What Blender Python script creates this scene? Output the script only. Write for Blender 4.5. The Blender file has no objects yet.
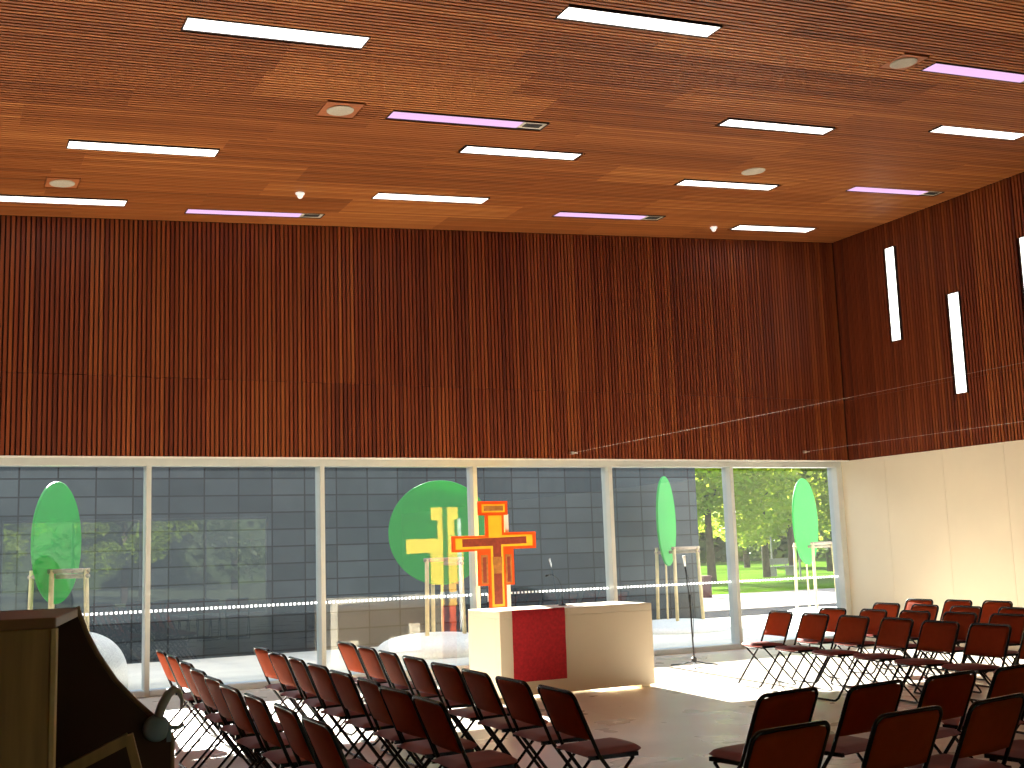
import bpy, math, random
from mathutils import Vector, Matrix
random.seed(7)
PI = math.pi
SC = bpy.context.scene
COL = SC.collection

# ------------------------------------------------------------------ measures
D, W, HW = 14.92, 13.63, 2.91          # wood back wall, right wall, window head
XL, YR = -1.99, -5.0                   # left wall, rear wall
YG = 15.22                             # glazing line
HC, SX, SY = 6.60, 0.0621, -0.0067
def zc(x, y): return HC + SX*(x-W) + SY*(y-D)
PITCH = 0.0567
SUN_TRAVEL = Vector((-0.10, -1.0, -0.54))

# ------------------------------------------------------------------ materials
def new_mat(name):
    m = bpy.data.materials.new(name); m.use_nodes = True
    nt = m.node_tree; nt.nodes.clear()
    out = nt.nodes.new('ShaderNodeOutputMaterial')
    return m, nt, out
def N(nt, t, **kw):
    n = nt.nodes.new(t)
    for k, v in kw.items(): setattr(n, k, v)
    return n
def ramp(nt, fac, stops):
    r = N(nt, 'ShaderNodeValToRGB')
    el = r.color_ramp.elements
    el[0].position, el[0].color = stops[0][0], (*stops[0][1], 1)
    el[1].position, el[1].color = stops[-1][0], (*stops[-1][1], 1)
    for p_, c_ in stops[1:-1]:
        e = el.new(p_); e.color = (*c_, 1)
    nt.links.new(fac, r.inputs[0]); return r.outputs[0]
def noise(nt, scale, detail=3, stretch=None, coord='Object'):
    tc = N(nt, 'ShaderNodeTexCoord'); mp = N(nt, 'ShaderNodeMapping')
    nt.links.new(tc.outputs[coord], mp.inputs[0])
    if stretch: mp.inputs['Scale'].default_value = stretch
    n = N(nt, 'ShaderNodeTexNoise'); n.inputs['Scale'].default_value = scale; n.inputs['Detail'].default_value = detail
    nt.links.new(mp.outputs[0], n.inputs['Vector']); return n.outputs['Fac']
def simple(name, col, rough=.5, metal=0, var=.12, nscale=6, trans=0, transcol=None, spec=.5, emit=0, bump=0, stretch=None):
    m, nt, out = new_mat(name)
    b = N(nt, 'ShaderNodeBsdfPrincipled')
    f = noise(nt, nscale, 3, stretch)
    lo = tuple(max(0, c*(1-var)) for c in col); hi = tuple(min(1, c*(1+var)) for c in col)
    c = ramp(nt, f, [(.3, lo), (.7, hi)])
    nt.links.new(c, b.inputs['Base Color'])
    b.inputs['Roughness'].default_value = rough; b.inputs['Metallic'].default_value = metal
    b.inputs['Specular IOR Level'].default_value = spec
    if emit:
        b.inputs['Emission Color'].default_value = (*col, 1); b.inputs['Emission Strength'].default_value = emit
    if bump:
        bp = N(nt, 'ShaderNodeBump'); bp.inputs['Strength'].default_value = bump; bp.inputs['Distance'].default_value = .01
        nt.links.new(noise(nt, nscale*12, 4), bp.inputs['Height']); nt.links.new(bp.outputs[0], b.inputs['Normal'])
    sh = b.outputs[0]
    if trans:
        t = N(nt, 'ShaderNodeBsdfTranslucent'); t.inputs[0].default_value = (*(transcol or col), 1)
        mx = N(nt, 'ShaderNodeMixShader'); mx.inputs[0].default_value = trans
        nt.links.new(sh, mx.inputs[1]); nt.links.new(t.outputs[0], mx.inputs[2]); sh = mx.outputs[0]
    nt.links.new(sh, out.inputs[0]); return m
def emitter(name, col, strength):
    m, nt, out = new_mat(name)
    e = N(nt, 'ShaderNodeEmission'); e.inputs[0].default_value = (*col, 1); e.inputs[1].default_value = strength
    nt.links.new(e.outputs[0], out.inputs[0]); return m
def slat_mat(name, stops, axis, rough=.5):
    m, nt, out = new_mat(name)
    b = N(nt, 'ShaderNodeBsdfPrincipled')
    at = N(nt, 'ShaderNodeAttribute'); at.attribute_name = 'tone'
    st = [14, 14, 14]; st[axis] = .7
    f = noise(nt, 1.0, 4, tuple(st))
    mm = N(nt, 'ShaderNodeMath', operation='MULTIPLY_ADD'); mm.inputs[1].default_value = .75
    m2 = N(nt, 'ShaderNodeMath', operation='MULTIPLY'); m2.inputs[1].default_value = .25
    nt.links.new(f, m2.inputs[0]); nt.links.new(at.outputs['Fac'], mm.inputs[0]); nt.links.new(m2.outputs[0], mm.inputs[2])
    nt.links.new(ramp(nt, mm.outputs[0], stops), b.inputs['Base Color'])
    b.inputs['Roughness'].default_value = rough
    b.inputs['Specular IOR Level'].default_value = .35
    nt.links.new(b.outputs[0], out.inputs[0]); return m

M = {}
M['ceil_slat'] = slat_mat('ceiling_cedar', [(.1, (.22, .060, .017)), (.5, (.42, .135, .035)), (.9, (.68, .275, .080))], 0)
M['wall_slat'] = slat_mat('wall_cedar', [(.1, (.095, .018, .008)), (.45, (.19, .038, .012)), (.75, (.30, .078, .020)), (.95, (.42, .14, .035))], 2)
M['backing'] = simple('dark_backing', (.035, .007, .004), .9)
M['white_panel'] = simple('cream_wall_panel', (.80, .72, .55), .55, var=.03, nscale=1.2)
M['plaster'] = simple('plaster', (.70, .60, .45), .8, var=.05, nscale=2)
M['dark_plaster'] = simple('dark_plaster', (.22, .15, .10), .8, var=.05, nscale=2)
M['frame'] = simple('window_frame_paint', (.64, .66, .62), .35, var=.03)
M['trim'] = simple('white_trim', (.85, .83, .76), .4, var=.02)
M['lampframe'] = simple('lamp_frame', (.03, .012, .008), .6)
M['lamp'] = emitter('lamp_white', (1, .93, .86), 3.2)
M['violet'] = emitter('lamp_violet', (.82, .50, .80), 1.0)
M['walllamp'] = emitter('lamp_wall', (1, 1, .9), 3.0)
M['vent'] = simple('vent_grey', (.60, .56, .48), .5)
M['ventdark'] = simple('vent_dark', (.02, .02, .02), .6)
M['speaker'] = simple('speaker_mesh', (.50, .46, .38), .7, var=.1, nscale=60)
M['speaker_board'] = simple('speaker_board', (.42, .13, .04), .5, var=.2, stretch=(1, 12, 12))
M['white_plastic'] = simple('white_plastic', (.85, .85, .82), .35, var=.02)
M['detector'] = simple('detector_white', (.9, .9, .88), .35, var=.02, emit=.45)  # emission added to brighten the white dome; it is no lamp
M['altar'] = simple('altar_cream', (.80, .70, .53), .45, var=.03, nscale=1.5)
M['red'] = simple('red_cloth', (.52, .015, .025), .85, var=.18, nscale=30, bump=.15)
M['black_tube'] = simple('black_tube', (.012, .011, .013), .25, metal=.35, var=.1)
M['black'] = simple('black_plastic', (.015, .015, .017), .4)
M['back_fabric'] = simple('chair_back_fabric', (.29, .045, .011), .75, var=.12, nscale=14, trans=.15, transcol=(1, .24, .01), spec=.08)
M['seat_fabric'] = simple('chair_seat_fabric', (.23, .026, .018), .5, var=.15, nscale=14)
M['green'] = simple('green_disc', (.022, .34, .05), .5, var=.05, nscale=2, trans=.14, transcol=(.06, .75, .12), spec=.2)
M['post'] = simple('stake_wood', (.72, .55, .28), .7, var=.18, nscale=8)
M['rail'] = simple('stake_rail', (.36, .27, .20), .8, var=.2, nscale=8)
M['cross_orange'] = simple('cross_orange', (1, .13, .012), .4, var=.03, trans=.35, transcol=(1, .2, .02))
M['cross_yellow'] = simple('cross_yellow', (1, .52, .03), .35, var=.05)
M['cross_brown'] = simple('cross_brown', (.26, .035, .015), .5, var=.25, nscale=20)
M['cross_umber'] = simple('cross_umber', (.42, .16, .03), .5, var=.25, nscale=20)
M['light_wood'] = simple('light_plywood', (.42, .27, .12), .5, var=.22, nscale=3, stretch=(14, 14, 1))
M['top_wood'] = simple('top_wood', (.30, .17, .09), .4, var=.15, nscale=3)
M['dark_wood'] = simple('dark_wood', (.055, .020, .012), .45, var=.2, nscale=5)
M['grey_blue'] = simple('grey_blue_plastic', (.26, .36, .46), .35, var=.05)
M['grey'] = simple('grey_plastic', (.50, .46, .47), .35, var=.05)
M['concrete'] = simple('concrete_terrace', (.74, .70, .60), .9, var=.06, nscale=1.2, spec=.1)
M['mound'] = simple('white_gravel', (.86, .84, .78), .9, var=.08, nscale=30, bump=.4)
M['asphalt'] = simple('asphalt', (.035, .036, .04), .95, var=.1, nscale=4, spec=0)
M['path'] = simple('pale_path', (.26, .23, .215), .95, var=.06, nscale=2, spec=0)
M['grass'] = simple('lawn', (.060, .120, .012), .95, var=.5, nscale=.22, spec=0)
M['grass_rear'] = simple('rear_lawn', (.045, .065, .025), .9, var=.4, nscale=.3)
M['far_white'] = simple('greyed_white', (.22, .22, .21), .6)  # white toned down to grey for the far posts and bench
M['bark'] = simple('bark', (.07, .05, .035), .9, var=.3, nscale=5)
M['bin'] = simple('maroon_bin', (.06, .012, .014), .6)
M['wire'] = simple('steel_wire', (.55, .50, .45), .3, metal=.6)
M['sill'] = simple('grey_sill', (.70, .76, .80), .35, var=.03)
def leafmat(name, c, tc):
    return simple(name, c, .5, var=.35, nscale=.8, trans=.45, transcol=tc, spec=.3)
M['leaf'] = leafmat('leaf_light', (.15, .23, .02), (.62, .72, .06))
M['leaf_dark'] = leafmat('leaf_dark', (.06, .10, .03), (.20, .27, .05))

def stone_mat():
    m, nt, out = new_mat('slate_panels')
    b = N(nt, 'ShaderNodeBsdfPrincipled')
    tc = N(nt, 'ShaderNodeTexCoord'); sp = N(nt, 'ShaderNodeSeparateXYZ'); nt.links.new(tc.outputs['Object'], sp.inputs[0])
    def cell(sock, size, off):
        a = N(nt, 'ShaderNodeMath', operation='SUBTRACT'); a.inputs[1].default_value = off; nt.links.new(sock, a.inputs[0])
        d = N(nt, 'ShaderNodeMath', operation='DIVIDE'); d.inputs[1].default_value = size; nt.links.new(a.outputs[0], d.inputs[0])
        fl = N(nt, 'ShaderNodeMath', operation='FLOOR'); nt.links.new(d.outputs[0], fl.inputs[0])
        fr = N(nt, 'ShaderNodeMath', operation='FRACT'); nt.links.new(d.outputs[0], fr.inputs[0])
        pp = N(nt, 'ShaderNodeMath', operation='PINGPONG'); pp.inputs[1].default_value = .5; nt.links.new(fr.outputs[0], pp.inputs[0])
        lt = N(nt, 'ShaderNodeMath', operation='LESS_THAN'); lt.inputs[1].default_value = .013/size; nt.links.new(pp.outputs[0], lt.inputs[0])
        return fl.outputs[0], lt.outputs[0]
    fx, jx = cell(sp.outputs['X'], .593, 3.11); fz, jz = cell(sp.outputs['Z'], .3, .03)
    cb = N(nt, 'ShaderNodeCombineXYZ'); nt.links.new(fx, cb.inputs[0]); nt.links.new(fz, cb.inputs[1])
    wn = N(nt, 'ShaderNodeTexWhiteNoise', noise_dimensions='2D'); nt.links.new(cb.outputs[0], wn.inputs['Vector'])
    f = noise(nt, 2.5, 5)
    ad = N(nt, 'ShaderNodeMath', operation='MULTIPLY_ADD'); ad.inputs[1].default_value = .5; nt.links.new(wn.outputs['Value'], ad.inputs[0])
    h = N(nt, 'ShaderNodeMath', operation='MULTIPLY'); h.inputs[1].default_value = .5; nt.links.new(f, h.inputs[0]); nt.links.new(h.outputs[0], ad.inputs[2])
    c = ramp(nt, ad.outputs[0], [(.15, (.028, .037, .043)), (.5, (.046, .058, .065)), (.85, (.072, .087, .094))])
    mx = N(nt, 'ShaderNodeMath', operation='MAXIMUM'); nt.links.new(jx, mx.inputs[0]); nt.links.new(jz, mx.inputs[1])
    mc = N(nt, 'ShaderNodeMix', data_type='RGBA'); nt.links.new(mx.outputs[0], mc.inputs[0]); nt.links.new(c, mc.inputs[6]); mc.inputs[7].default_value = (.008, .010, .012, 1)
    nt.links.new(mc.outputs[2], b.inputs['Base Color']); b.inputs['Roughness'].default_value = .6; b.inputs['Specular IOR Level'].default_value = .2
    nt.links.new(b.outputs[0], out.inputs[0]); return m
M['slate'] = stone_mat()

def floor_mat():
    m, nt, out = new_mat('linoleum_floor')
    b = N(nt, 'ShaderNodeBsdfPrincipled')
    br = N(nt, 'ShaderNodeTexBrick'); tc = N(nt, 'ShaderNodeTexCoord'); nt.links.new(tc.outputs['Object'], br.inputs['Vector'])
    br.inputs['Scale'].default_value = 1; br.inputs['Brick Width'].default_value = 2.4; br.inputs['Row Height'].default_value = 1.2
    br.inputs['Mortar Size'].default_value = .006; br.inputs['Mortar Smooth'].default_value = .3
    br.inputs['Color1'].default_value = (.76, .67, .56, 1); br.inputs['Color2'].default_value = (.73, .635, .53, 1); br.inputs['Mortar'].default_value = (.66, .57, .47, 1)
    nt.links.new(br.outputs[0], b.inputs['Base Color'])
    r = ramp(nt, noise(nt, 1.5, 3), [(.3, (.24,)*3), (.7, (.36,)*3)]); nt.links.new(r, b.inputs['Roughness'])
    nt.links.new(b.outputs[0], out.inputs[0]); return m
M['floor'] = floor_mat()

def glass_mat():
    m, nt, out = new_mat('double_glazing')
    tr = N(nt, 'ShaderNodeBsdfTransparent'); tr.inputs[0].default_value = (.90, .95, .95, 1)
    gl = N(nt, 'ShaderNodeBsdfGlossy'); gl.inputs['Roughness'].default_value = .0; gl.inputs[0].default_value = (1, 1, 1, 1)
    fr = N(nt, 'ShaderNodeFresnel'); fr.inputs[0].default_value = 1.5
    mu = N(nt, 'ShaderNodeMath', operation='MULTIPLY'); mu.inputs[1].default_value = 1.9; mu.use_clamp = True
    nt.links.new(fr.outputs[0], mu.inputs[0])
    tl = N(nt, 'ShaderNodeBsdfTranslucent'); tl.inputs[0].default_value = (.75, .9, 1, 1)
    m0 = N(nt, 'ShaderNodeMixShader'); m0.inputs[0].default_value = .006
    nt.links.new(tr.outputs[0], m0.inputs[1]); nt.links.new(tl.outputs[0], m0.inputs[2])
    mx = N(nt, 'ShaderNodeMixShader'); nt.links.new(mu.outputs[0], mx.inputs[0]); nt.links.new(m0.outputs[0], mx.inputs[1]); nt.links.new(gl.outputs[0], mx.inputs[2])
    nt.links.new(mx.outputs[0], out.inputs[0]); return m
M['glass'] = glass_mat()
M['dots'] = simple('frosted_dots', (.95, .95, 1), .5, var=0, trans=.7, transcol=(1, 1, 1))

# ------------------------------------------------------------------ mesh builder
class MB:
    def __init__(s): s.v = []; s.f = []; s.t = []
    def quadbox(s, P, tone=.5):            # 8 corners: bottom 4 ccw, top 4 ccw
        n = len(s.v); s.v += [tuple(p) for p in P]
        for q in ((3, 2, 1, 0), (4, 5, 6, 7), (0, 1, 5, 4), (1, 2, 6, 5), (2, 3, 7, 6), (3, 0, 4, 7)):
            s.f.append(tuple(n+i for i in q)); s.t.append(tone)
    def box(s, x0, x1, y0, y1, z0, z1, tone=.5):
        s.quadbox([(x0, y0, z0), (x1, y0, z0), (x1, y1, z0), (x0, y1, z0), (x0, y0, z1), (x1, y0, z1), (x1, y1, z1), (x0, y1, z1)], tone)
    def prism(s, pts, ax, a0, a1):         # polygon extruded along ax ('x','y','z')
        n = len(s.v); k = len(pts)
        for a in (a0, a1):
            for u, v in pts:
                s.v.append({'x': (a, u, v), 'y': (u, a, v), 'z': (u, v, a)}[ax])
        s.f.append(tuple(range(n, n+k))[::-1]); s.f.append(tuple(range(n+k, n+2*k))); s.t += [.5, .5]
        for i in range(k):
            j = (i+1) % k; s.f.append((n+i, n+j, n+k+j, n+k+i)); s.t.append(.5)
    def tube(s, path, r, seg=8, closed=False):
        pts = [Vector(p) for p in path]; n0 = len(s.v); m = len(pts)
        rr = r if isinstance(r, (list, tuple)) else [r]*m
        up = None
        for i, p in enumerate(pts):
            if closed: t = (pts[(i+1) % m]-pts[i-1]).normalized()
            else: t = (pts[min(i+1, m-1)]-pts[max(i-1, 0)]).normalized()
            if up is None: up = Vector((0, 0, 1)) if abs(t.z) < .9 else Vector((1, 0, 0))
            a = t.cross(up).normalized(); b = a.cross(t).normalized(); up = b
            for k in range(seg):
                an = 2*PI*k/seg; s.v.append(tuple(p+(a*math.cos(an)+b*math.sin(an))*rr[i]))
        for i in range(m if closed else m-1):
            for k in range(seg):
                a0 = n0+i*seg+k; a1 = n0+i*seg+(k+1) % seg; j = (i+1) % m
                s.f.append((a0, a1, n0+j*seg+(k+1) % seg, n0+j*seg+k)); s.t.append(.5)
        if not closed:
            s.f.append(tuple(n0+k for k in range(seg))[::-1]); s.f.append(tuple(n0+(m-1)*seg+k for k in range(seg))); s.t += [.5, .5]
    def lathe(s, prof, c=(0, 0, 0), seg=24, axis='z'):
        n0 = len(s.v); m = len(prof)
        for r, h in prof:
            for k in range(seg):
                a = 2*PI*k/seg; x, y = r*math.cos(a), r*math.sin(a)
                q = {'z': (x, y, h), 'y': (x, h, y), 'x': (h, x, y)}[axis]
                s.v.append((c[0]+q[0], c[1]+q[1], c[2]+q[2]))
        for i in range(m-1):
            for k in range(seg):
                s.f.append((n0+i*seg+k, n0+i*seg+(k+1) % seg, n0+(i+1)*seg+(k+1) % seg, n0+(i+1)*seg+k)); s.t.append(.5)
        s.f.append(tuple(n0+k for k in range(seg))[::-1]); s.f.append(tuple(n0+(m-1)*seg+k for k in range(seg))); s.t += [.5, .5]
    def obj(s, name, mat, parent=None, smooth=False, tone=False):
        me = bpy.data.meshes.new(name); me.from_pydata(s.v, [], s.f)
        if tone:
            a = me.attributes.new('tone', 'FLOAT', 'FACE'); a.data.foreach_set('value', s.t)
        me.materials.append(mat)
        if smooth: me.shade_smooth()
        me.update(); o = bpy.data.objects.new(name, me); COL.objects.link(o)
        if parent: o.parent = parent
        return o
def bevel(o, w=.005, seg=2):
    b = o.modifiers.new('bevel', 'BEVEL'); b.width = w; b.segments = seg; b.limit_method = 'ANGLE'; return o
def recalc(o):
    import bmesh
    bm = bmesh.new(); bm.from_mesh(o.data); bmesh.ops.recalc_face_normals(bm, faces=bm.faces); bm.to_mesh(o.data); bm.free(); return o
def tag(o, label=None, cat=None, group=None, kind=None):
    if label: o['label'] = label
    if cat: o['category'] = cat
    if group: o['group'] = group
    if kind: o['kind'] = kind
    return o
def struct(o, label, cat):
    return tag(o, label, cat, kind='structure')
def empty(name, loc, rz=0, rot=None):
    o = bpy.data.objects.new(name, None); COL.objects.link(o); o.location = loc
    o.rotation_euler = rot if rot else (0, 0, rz); o.empty_display_size = .1; return o
def boxobj(name, b, mat, parent=None, bv=0):
    m = MB(); m.box(*b); o = m.obj(name, mat, parent)
    if bv: bevel(o, bv)
    return o
def copy_tree(o, parent=None):
    c = o.copy(); COL.objects.link(c)
    if parent: c.parent = parent
    for ch in list(o.children): copy_tree(ch, c)
    return c

# ------------------------------------------------------------------ room shell
struct(boxobj('floor', (XL, W, YR, YG+.02, -.12, 0), M['floor']), 'beige brown smooth hall floor with a glossy sheen', 'floor')

# ceiling: backing slab + slats along X with recesses for lamps
lamps = [ # x0,x1,y0,y1,kind
 (1.74, 3.27, 9.04, 9.27, 'w', 'white ceiling lamp strip at upper left, the largest one left of centre'),
 (4.09, 5.87, 10.65, 10.85, 'v', 'violet ceiling light strip right of the square-framed ceiling speaker, near the centre'),
 (5.26, 6.80, 11.50, 11.72, 'w', 'white ceiling lamp strip just below the central violet strip'),
 (1.17, 2.67, 12.13, 12.36, 'w', 'white ceiling lamp strip at left, above the small ceiling speaker'),
 (.52, 2.02, 14.12, 14.35, 'w', 'white ceiling lamp strip at the left picture edge, close to the slatted back wall'),
 (4.91, 6.44, 13.36, 13.60, 'w', 'white ceiling lamp strip left of centre, close to the slatted back wall'),
 (2.78, 4.53, 14.36, 14.56, 'v', 'violet ceiling light strip at left, hugging the top of the back wall'),
 (4.67, 6.24, 8.05, 8.27, 'w', 'white ceiling lamp strip at the top edge, right of centre'),
 (9.02, 10.77, 8.20, 8.40, 'v', 'violet ceiling light strip at upper right beside the round ceiling speaker'),
 (7.82, 9.40, 10.09, 10.29, 'w', 'white ceiling lamp strip on the right half, midway up the ceiling'),
 (10.68, 12.20, 9.71, 9.93, 'w', 'white ceiling lamp strip at the right picture edge below the violet strip'),
 (8.68, 10.28, 12.19, 12.41, 'w', 'white ceiling lamp strip just below the frameless round speaker'),
 (11.48, 13.18, 12.03, 12.24, 'v', 'violet ceiling light strip beside the right wall, above the wall lamps'),
 (7.74, 9.49, 13.82, 14.04, 'v', 'violet ceiling light strip right of centre, near the back wall'),
 (11.03, 12.60, 14.11, 14.36, 'w', 'white ceiling lamp strip nearest the far right corner'),
]
speakers = [(3.56, 10.74, .19, True), (1.24, 13.55, .17, True), (8.66, 8.28, .17, True)]
cuts = [(a, b, c, d) for a, b, c, d, *_ in lamps] + [(x-r, x+r, y-r, y+r) for x, y, r, _ in speakers]
mb = MB(); TH = .035
y = D-.01; row = 0; gcell = {}
while y > YR+.05:
    ya, yb = y-.034, y
    ivs = [(XL+.01, W-.01)]
    for (a, b, c, d) in cuts:
        if yb > c-.006 and ya < d+.006:
            nv = []
            for (p, q) in ivs:
                if b+.012 < p or a-.012 > q: nv.append((p, q)); continue
                if a-.012 > p: nv.append((p, a-.012))
                if b+.012 < q: nv.append((b+.012, q))
            ivs = nv
    g = row//11
    if g not in gcell:
        s = random.uniform(-2, 0); js = []
        x = XL+s
        while x < W+1:
            x += random.choice((2.4, 2.4, 3.0, 1.8)); js.append((x, random.random()))
        gcell[g] = js
    rt = random.random()
    for (p, q) in ivs:
        x = p
        for (jx, tn) in gcell[g]:
            if jx <= x+.02: continue
            e = min(jx-.001, q)
            if e > x:
                t = min(1, max(0, .38*tn+.32*rt+.3*random.random()))
                mb.quadbox([(x, ya, zc(x, ya)), (e, ya, zc(e, ya)), (e, yb, zc(e, yb)), (x, yb, zc(x, yb)),
                            (x, ya, zc(x, ya)+TH), (e, ya, zc(e, ya)+TH), (e, yb, zc(e, yb)+TH), (x, yb, zc(x, yb)+TH)], t)
            x = jx+.001
            if x >= q: break
    y -= PITCH; row += 1
ceil = MB()
def zslab(m, x0, x1, y0, y1, a, b):
    m.quadbox([(x0, y0, zc(x0, y0)+a), (x1, y0, zc(x1, y0)+a), (x1, y1, zc(x1, y1)+a), (x0, y1, zc(x0, y1)+a),
               (x0, y0, zc(x0, y0)+b), (x1, y0, zc(x1, y0)+b), (x1, y1, zc(x1, y1)+b), (x0, y1, zc(x0, y1)+b)])
zslab(ceil, XL-.3, W+.3, YR-.3, YG+.18, TH+.004, TH+.3)
co = struct(ceil.obj('ceiling', M['backing']), 'sloping ceiling of narrow reddish wooden slats', 'ceiling')
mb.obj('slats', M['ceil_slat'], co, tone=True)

# back wall above the glazing
mw = MB(); mw.quadbox([(XL-.3, D+.04, HW), (W+.3, D+.04, HW), (W+.3, YG+.18, HW), (XL-.3, YG+.18, HW),
                       (XL-.3, D+.04, zc(XL-.3, D)+.03), (W+.3, D+.04, zc(W+.3, D)+.03), (W+.3, YG+.18, zc(W+.3, D)+.03), (XL-.3, YG+.18, zc(XL-.3, D)+.03)])
wb = struct(mw.obj('wall_back', M['backing']), 'dark red vertical wooden slat wall above the long window', 'wall')
mb = MB(); x = XL+.02; gt = 0; i = 0
while x < W-.04:
    if i % 9 == 0: gt = random.random(); gt2 = random.random() if random.random() < .4 else gt
    rt = random.random()
    for (z0, z1, g) in ((HW, 3.895, gt2), (3.9, zc(x, D)-.002, gt)):
        t = min(1, max(0, .30*g+.5*rt+.2*random.random()-.07))
        mb.box(x, x+.037, D, D+.035, z0, z1, t)
    x += PITCH; i += 1
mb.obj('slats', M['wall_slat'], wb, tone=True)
struct(boxobj('trim_back', (XL, W-.002, D-.006, D+.05, HW-.022, HW-.002), M['trim']), 'thin white trim along the bottom of the slatted wall', 'trim')

# right wall
wallamps = [(13.56, 13.75, 4.70, 6.20, 'upright wall lamp strip on the slatted right wall, nearest the corner'),
            (12.35, 12.55, 3.70, 5.20, 'upright wall lamp strip, the lowest of the three on the right wall'),
            (11.0, 11.19, 4.22, 5.72, 'upright wall lamp strip cut off by the right picture edge')]
mw = MB(); y0, y1 = YR-.3, YG+.18
mw.quadbox([(W+.035, y0, 0), (W+.3, y0, 0), (W+.3, y1, 0), (W+.035, y1, 0),
            (W+.035, y0, zc(W, y0)+.03), (W+.3, y0, zc(W+.3, y0)+.03), (W+.3, y1, zc(W+.3, y1)+.03), (W+.035, y1, zc(W, y1)+.03)])
wr = struct(mw.obj('wall_right', M['backing']), 'right wall, dark wooden slats above cream panels', 'wall')
mb = MB(); y = D-.04; i = 0
while y > YR+.05:
    if i % 9 == 0: gt = random.random(); gt2 = random.random() if random.random() < .4 else gt
    rt = random.random()
    top = zc(W, y)-.002
    segs = [(HW, 3.895, gt2), (3.9, top, gt)]
    for (a, b, c, d, _) in wallamps:
        if y+.037 > a-.008 and y < b+.008:
            ns = []
            for (p, q, g) in segs:
                if d+.012 < p or c-.012 > q: ns.append((p, q, g)); continue
                if c-.012 > p: ns.append((p, c-.012, g))
                if d+.012 < q: ns.append((d+.012, q, g))
            segs = ns
    for (z0, z1, g) in segs:
        t = min(1, max(0, .30*g+.5*rt+.2*random.random()-.07))
        mb.box(W, W+.033, y, y+.037, z0, z1, t)
    y -= PITCH; i += 1
mb.obj('slats', M['wall_slat'], wr, tone=True)
mb = MB(); y = YG+.10; edges = [14.12, 12.92, 11.79]
while edges[-1] > YR+1.2: edges.append(edges[-1]-1.17)
for e in edges+[YR]:
    mb.box(W, W+.034, e+.004, y, 0, HW-.006); y = e-.0
mb.obj('wall_panel', M['white_panel'], wr)

# left wall, rear wall (behind the camera, seen mirrored in the glass)
mw = MB(); mw.quadbox([(XL-.3, YR-.3, 0), (XL, YR-.3, 0), (XL, YG+.18, 0), (XL-.3, YG+.18, 0),
                       (XL-.3, YR-.3, zc(XL-.3, YR)+.03), (XL, YR-.3, zc(XL, YR)+.03), (XL, YG+.18, zc(XL, YG)+.03), (XL-.3, YG+.18, zc(XL-.3, YG)+.03)])
struct(mw.obj('wall_left', M['dark_plaster']), 'plain left wall', 'wall')
RX0, RX1 = 1.9, 9.3
mw = MB()
mw.box(XL, RX0, YR-.3, YR, 0, HW); mw.box(RX1, W+.03, YR-.3, YR, 0, HW)
mw.quadbox([(XL, YR-.3, HW), (W+.03, YR-.3, HW), (W+.03, YR, HW), (XL, YR, HW),
            (XL, YR-.3, zc(XL, YR)+.03), (W+.03, YR-.3, zc(W, YR)+.03), (W+.03, YR, zc(W, YR)+.03), (XL, YR, zc(XL, YR)+.03)])
struct(mw.obj('wall_rear', M['dark_plaster']), 'rear wall with a long window', 'wall')

# glazing: one window per bay
edges = [XL] + [2.47+2.228*k for k in range(-1, 5)] + [W-.02]
for n in range(7):
    a, b = edges[n], edges[n+1]
    m = MB()
    if n: m.box(a-.03, a+.03, YG-.10, YG+.12, 0, HW-.10)            # mullion
    else: m.box(a, a+.05, YG-.10, YG+.12, 0, HW-.10)
    if n == 6: m.box(b-.09, b+.03, YG-.11, YG+.12, 0, HW-.10)
    lo = a+.0301 if n else a+.05; hi = b-.0301 if n < 6 else b-.0901
    m.box(a-.03 if n else a, b-.0301 if n < 6 else b+.03, YG-.10, YG+.12, HW-.10, HW-.001)
    fr = m.obj('window_%d' % (n+1), M['frame'])
    struct(fr, 'tall fixed window bay %d from the left end of the long glazing' % (n+1), 'window')
    s = MB(); s.box(lo, hi, YG-.12, YG+.14, .001, .075); s.obj('window_sill', M['sill'], fr)
    g = MB(); k = len(g.v); g.v += [(lo, YG+.02, .075), (hi, YG+.02, .075), (hi, YG+.02, HW-.1), (lo, YG+.02, HW-.1)]; g.f.append((0, 1, 2, 3)); g.t.append(.5)
    g.obj('pane', M['glass'], fr)
    if n:
        d = MB(); x = lo+.03
        while x < hi-.02:
            d.box(x-.015, x+.015, YG+.012, YG+.018, 1.005, 1.035); x += .0567
        tag(d.obj('safety_dot_band', M['dots'], fr), 'row of small white squares across the glass')
m = MB()
for k in range(5):
    x = RX0+(RX1-RX0)*k/4; m.box(x-.03, x+.03, YR-.2, YR-.1, 0.0, HW-.08)
m.box(RX0, RX1, YR-.2, YR-.1, HW-.08, HW); m.box(RX0, RX1, YR-.2, YR-.1, 0, .08)
fr = struct(m.obj('window_8', M['frame']), 'long rear window behind the viewer', 'window')

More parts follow.
